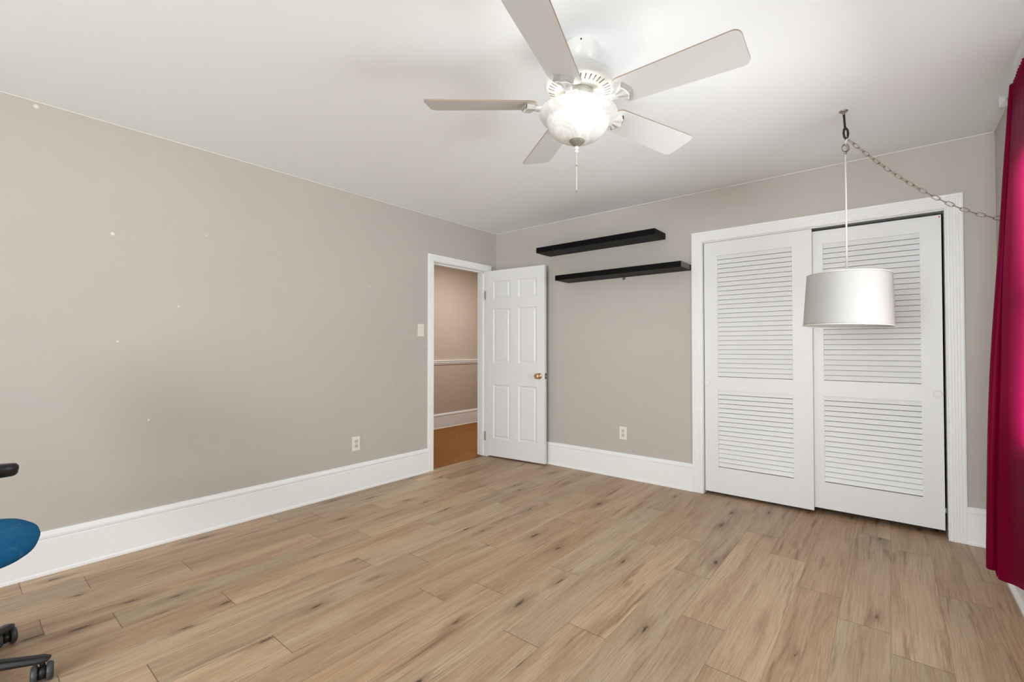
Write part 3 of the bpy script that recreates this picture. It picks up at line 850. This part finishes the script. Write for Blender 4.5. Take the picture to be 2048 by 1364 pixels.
# ------------------------------------------------------------------ swag lamp
def swag():
    top = Vector((3.222, -0.845, 2.292))
    root = empty('swag_lamp', (top.x, top.y, 1.286)); tag(root, 'white drum-shade swag lamp hanging in front of the closet doors', 'lamp')
    inv = Vector((top.x, top.y, 1.286))
    # shade, leaning about two degrees
    axis = Vector((fw.x, fw.y, 0)).normalized()
    zt = 0.262
    cz = 0.272
    Rm = Matrix.Translation((0.007*rtd.x, 0.007*rtd.y, cz)) @ Matrix.Rotation(math.radians(1.8), 4, axis) @ Matrix.Translation((0, 0, -cz))
    r0, r1 = 0.199, 0.186
    bm = bmesh.new(); lathe(bm, [(r0, 0.0), (r0-0.0012, 0.02), (r1+0.0012, zt), (r1, cz)], 96)
    o = link('lamp_shade', bm, M['shade'], root, True); o.matrix_local = Rm
    md = o.modifiers.new('t', 'SOLIDIFY'); md.thickness = 0.0016
    for r, z in ((r0, 0.0), (r1, cz)):
        bm = bmesh.new()
        ring = [Vector((r*math.cos(2*math.pi*i/96), r*math.sin(2*math.pi*i/96), z)) for i in range(96)]
        tube(bm, ring, 0.0024, 6, True)
        link('shade_trim', bm, M['cord'], o, True)
    bm = bmesh.new()
    for k in range(3):
        a = k*2*math.pi/3+0.4; tube(bm, [(0.016*math.cos(a), 0.016*math.sin(a), cz-0.03), (r1*math.cos(a), r1*math.sin(a), cz-0.004)], 0.0018, 6)
    lathe(bm, [(0.016, cz-0.034), (0.02, cz-0.03), (0.016, cz-0.026)], 20)
    link('spider', bm, M['cord'], o, True)
    bm = bmesh.new(); lathe(bm, [(0.0, cz-0.0), (0.012, cz-0.004), (0.018, cz-0.03), (0.018, cz-0.075), (0, cz-0.08)], 24); so = link('lamp_socket', bm, M['cord'], root, True)
    bm = bmesh.new(); tube(bm, [Vector((0, 0, cz-0.01)), Vector((0.001, 0, 0.6)), Vector((0, 0, 2.205-1.286))], 0.0042, 8); link('cord', bm, M['cord'], root, True)
    # loop + ring
    bm = bmesh.new()
    c = P2(0.001, 2.240-1.286)
    tube(bm, [c + rtd*(0.019*math.cos(a)) + Vector((0, 0, 0.021*math.sin(a))) for a in [2*math.pi*i/28 for i in range(28)]], 0.0028, 8, True)
    tube(bm, [c + rtd*(0.0145*math.cos(a)) + Vector((0, 0, 0.0165*math.sin(a))) + axis*0.006 for a in [2*math.pi*i/28 for i in range(28)]], 0.0018, 8, True)
    lathe(bm, [(0, 0.008), (0.005, 0.006), (0.006, -0.004), (0.003, -0.010), (0, -0.011)], 16, Matrix.Translation(P2(0.001, 2.213-1.286)))
    link('ring', bm, M['chrome'], root, True)
    bm = bmesh.new(); tube(bm, [P2(0.0, 2.258-1.286), P2(0.001, 2.270-1.286), P2(0.009, 2.293-1.286), P2(0.011, 2.300-1.286)], 0.0032, 8); link('cord_loop', bm, M['cord'], root, True)
    # chain
    Apt = Vector((3.238, -0.846, 2.278)); Bpt = Vector((3.872, -0.752, 1.782))
    def f(t):
        p = Apt.lerp(Bpt, t); zz = 1.768+(2.278-1.768)*max(0, 1-t*1.06)**1.5 + max(0, t-0.93)*0.25
        return Vector((p.x, p.y, zz))
    S = [f(i/600) for i in range(601)]
    cum = [0]
    for i in range(600): cum.append(cum[-1]+(S[i+1]-S[i]).length)
    tot = cum[-1]; pitch = 0.0325; n = int(tot/pitch)
    bm = bmesh.new()
    def at(d):
        d = max(0, min(tot, d))
        for i in range(600):
            if cum[i+1] >= d: return S[i].lerp(S[i+1], (d-cum[i])/max(1e-9, cum[i+1]-cum[i]))
        return S[-1]
    for k in range(n):
        a = at(k*pitch); b = at((k+1)*pitch); mid = (a+b)/2; d = (b-a).normalized()
        side = d.cross(Vector((0, 0, 1))).normalized(); upv = side.cross(d)
        th = math.radians(40 if k % 2 else -42) if k < 13 else math.radians(66 if k % 2 else -22)
        s = side*math.cos(th) + upv*math.sin(th)
        L2, w2 = 0.0195, 0.0082
        pts = []
        for i in range(24):
            an = 2*math.pi*i/24
            cx_ = math.copysign(abs(math.cos(an))**0.75, math.cos(an))*L2; sy_ = math.copysign(abs(math.sin(an))**0.75, math.sin(an))*w2
            pts.append(mid - inv + d*cx_ + s*sy_)
        tube(bm, pts, 0.0019, 6, True)
    link('chain', bm, M['chrome'], root, True)
    # cup hook behind the curtain that takes the chain's end
    h = empty('chain_hook', (W, -0.75, 1.78)); tag(h, 'small hook on the right wall hidden by the curtain, taking the lamp chain', 'hook')
    bm = bmesh.new(); tube(bm, [(0, 0, 0.012), (-0.012, 0, 0.012), (-0.020, 0, 0.004), (-0.018, 0, -0.006), (-0.010, 0, -0.010)], 0.002, 8); link('hook', bm, M['steel'], h, True)
swag()

# ------------------------------------------------------------------ office chair
def chair():
    c = Vector((0.93, -3.937, 0)); th = math.radians(-12)
    root = empty('office_chair', c, th); tag(root, 'blue-seated black office chair on casters at the left edge', 'chair')
    # local frame: +y forward, +x right
    def sq(a, n): return math.copysign(abs(a)**(2/n), a)
    # seat cushion
    bm = bmesh.new(); N = 56; rings = []
    prof = [(0.0, 0.452), (0.80, 0.452), (0.93, 0.458), (0.985, 0.470), (1.0, 0.484), (0.985, 0.497), (0.93, 0.507), (0.80, 0.512), (0.5, 0.508), (0.0, 0.504)]
    for s, z in prof:
        if s == 0: rings.append([bm.verts.new((0, 0, z))]); continue
        ring = []
        for i in range(N):
            a = 2*math.pi*i/N; x = 0.285*sq(math.cos(a), 2.5)*s; y = 0.250*sq(math.sin(a), 2.5)*s
            zz = z - (0.012*max(0, (y-0.16)/0.1) if y > 0.16 else 0)
            ring.append(bm.verts.new((x, y+0.035, zz)))
        rings.append(ring)
    for a_, b_ in zip(rings, rings[1:]):
        for i in range(N):
            j = (i+1) % N
            if len(a_) == 1: bm.faces.new((a_[0], b_[i], b_[j]))
            elif len(b_) == 1: bm.faces.new((a_[i], b_[0], a_[j]))
            else: bm.faces.new((a_[i], b_[i], b_[j], a_[j]))
    tag(link('seat', bm, M['blue'], root, True), 'blue fabric seat cushion')
    bm = bmesh.new(); box(bm, (-0.19, -0.19, 0.435), (0.19, 0.15, 0.455)); box(bm, (-0.09, -0.12, 0.40), (0.09, 0.10, 0.436)); link('seat_pan', bm, M['plastic'], root, bevel=0.008)
    # backrest
    bm = bmesh.new(); g = []
    for j in range(13):
        v = j/12; row = []
        for i in range(17):
            u = i/16*2-1; wv = 0.225*(1-0.18*(2*v-1)**4)
            row.append(bm.verts.new((u*wv, -0.265+0.045*u*u - 0.05*v + 0.02*math.sin(v*3.1), 0.60+0.50*v - 0.02*u**4*(1 if v > 0.5 else -1))))
        g.append(row)
    for j in range(12):
        for i in range(16): bm.faces.new((g[j][i], g[j][i+1], g[j+1][i+1], g[j+1][i]))
    b = link('backrest', bm, M['blue'], root, True); md = b.modifiers.new('t', 'SOLIDIFY'); md.thickness = 0.05; md2 = b.modifiers.new('b', 'BEVEL'); md2.width = 0.015; md2.segments = 3
    bm = bmesh.new(); tube(bm, [(0, -0.10, 0.42), (0, -0.24, 0.42), (0, -0.325, 0.50), (0, -0.335, 0.80)], 0.022, 12); link('back_post', bm, M['plastic'], root, True)
    # armrests
    for s in (-1, 1):
        bm = bmesh.new(); rings = []; N = 28
        for k, (sc, z) in enumerate(((0.0, -0.026), (0.80, -0.026), (0.93, -0.018), (1.0, 0.002), (0.98, 0.012), (0.85, 0.020), (0.0, 0.023))):
            if sc == 0: rings.append([bm.verts.new((s*0.275, 0.07, 0.692+z))]); continue
            rings.append([bm.verts.new((s*0.275+0.043*sq(math.cos(2*math.pi*i/N), 2.3)*sc, 0.07+0.125*sq(math.sin(2*math.pi*i/N), 2.3)*(1-(1-sc)*0.4), 0.690+z)) for i in range(N)])
        for a_, b_ in zip(rings, rings[1:]):
            for i in range(N):
                j = (i+1) % N
                if len(a_) == 1: bm.faces.new((a_[0], b_[i], b_[j]))
                elif len(b_) == 1: bm.faces.new((a_[i], b_[0], a_[j]))
                else: bm.faces.new((a_[i], b_[i], b_[j], a_[j]))
        ar = link('armrest', bm, M['plastic'], root, True)
        bm = bmesh.new(); tube(bm, [(s*0.12, -0.02, 0.432), (s*0.27, -0.02, 0.436), (s*0.292, -0.02, 0.47), (s*0.285, 0.0, 0.60), (s*0.277, 0.03, 0.672)], [0.014, 0.014, 0.018, 0.018, 0.016], 12)
        link('arm_post', bm, M['plastic'], ar, True)
    bm = bmesh.new(); lathe(bm, [(0.0, 0.40), (0.02, 0.40), (0.02, 0.26), (0.03, 0.26), (0.032, 0.07), (0, 0.07)], 24); link('gas_lift', bm, M['plastic'], root, True)
    # five-star base and casters
    tgt = Vector((0.690, -3.705, 0)) - c
    a0 = math.atan2(tgt.y, tgt.x) - th
    bm = bmesh.new(); lathe(bm, [(0, 0.125), (0.045, 0.12), (0.05, 0.09), (0.045, 0.072), (0, 0.07)], 28); link('base_hub', bm, M['plastic'], root, True)
    for k in range(5):
        a = a0 + k*2*math.pi/5; d = Vector((math.cos(a), math.sin(a), 0)); n_ = Vector((-d.y, d.x, 0))
        bm = bmesh.new(); secs = []
        for (r, w, zt, zb) in ((0.03, 0.026, 0.118, 0.080), (0.12, 0.024, 0.108, 0.078), (0.22, 0.022, 0.094, 0.070), (0.320, 0.021, 0.083, 0.064), (0.338, 0.014, 0.078, 0.066)):
            secs.append([bm.verts.new(d*r + n_*y + Vector((0, 0, z))) for y, z in ((-w, zb), (w, zb), (w, (zt+zb)/2), (w*0.6, zt), (-w*0.6, zt), (-w, (zt+zb)/2))])
        for a_, b_ in zip(secs, secs[1:]):
            for i in range(6): bm.faces.new((a_[i], a_[(i+1) % 6], b_[(i+1) % 6], b_[i]))
        bm.faces.new(secs[0][::-1]); bm.faces.new(secs[-1])
        lg = link('base_leg', bm, M['plastic'], root, True, 0.003)
        # caster
        cc = d*0.318
        ca = a0*0 + th*0 + 1.15 + k*1.3       # swivel
        if k == 0: ca = math.radians(188) - th
        cd = Vector((math.cos(ca), math.sin(ca), 0)); cn = Vector((-cd.y, cd.x, 0))
        wc = cc + cd*0.012
        bm = bmesh.new(); tube(bm, [cc+Vector((0, 0, 0.034)), cc+Vector((0, 0, 0.07))], 0.0075, 12)
        Mx = Matrix.Translation(wc+Vector((0, 0, 0.0305))) @ Matrix(((cd.x, cn.x, 0, 0), (cd.y, cn.y, 0, 0), (0, 0, 1, 0), (0, 0, 0, 1))) @ Matrix.Rotation(math.radians(90), 4, 'X')
        lathe(bm, [(0, -0.011), (0.022, -0.011), (0.022, 0.011), (0, 0.011)], 20, Mx)
        cs = link('caster', bm, M['plastic'], root, True)
        for s in (-1, 1):
            bm = bmesh.new(); lathe(bm, [(0, s*0.011), (0.027, s*0.011), (0.0305, s*0.014), (0.0305, s*0.024), (0.025, s*0.029), (0.006, s*0.028), (0, s*0.028)], 28, Mx)
            link('wheel', bm, M['rubber'], cs, True)
chair()
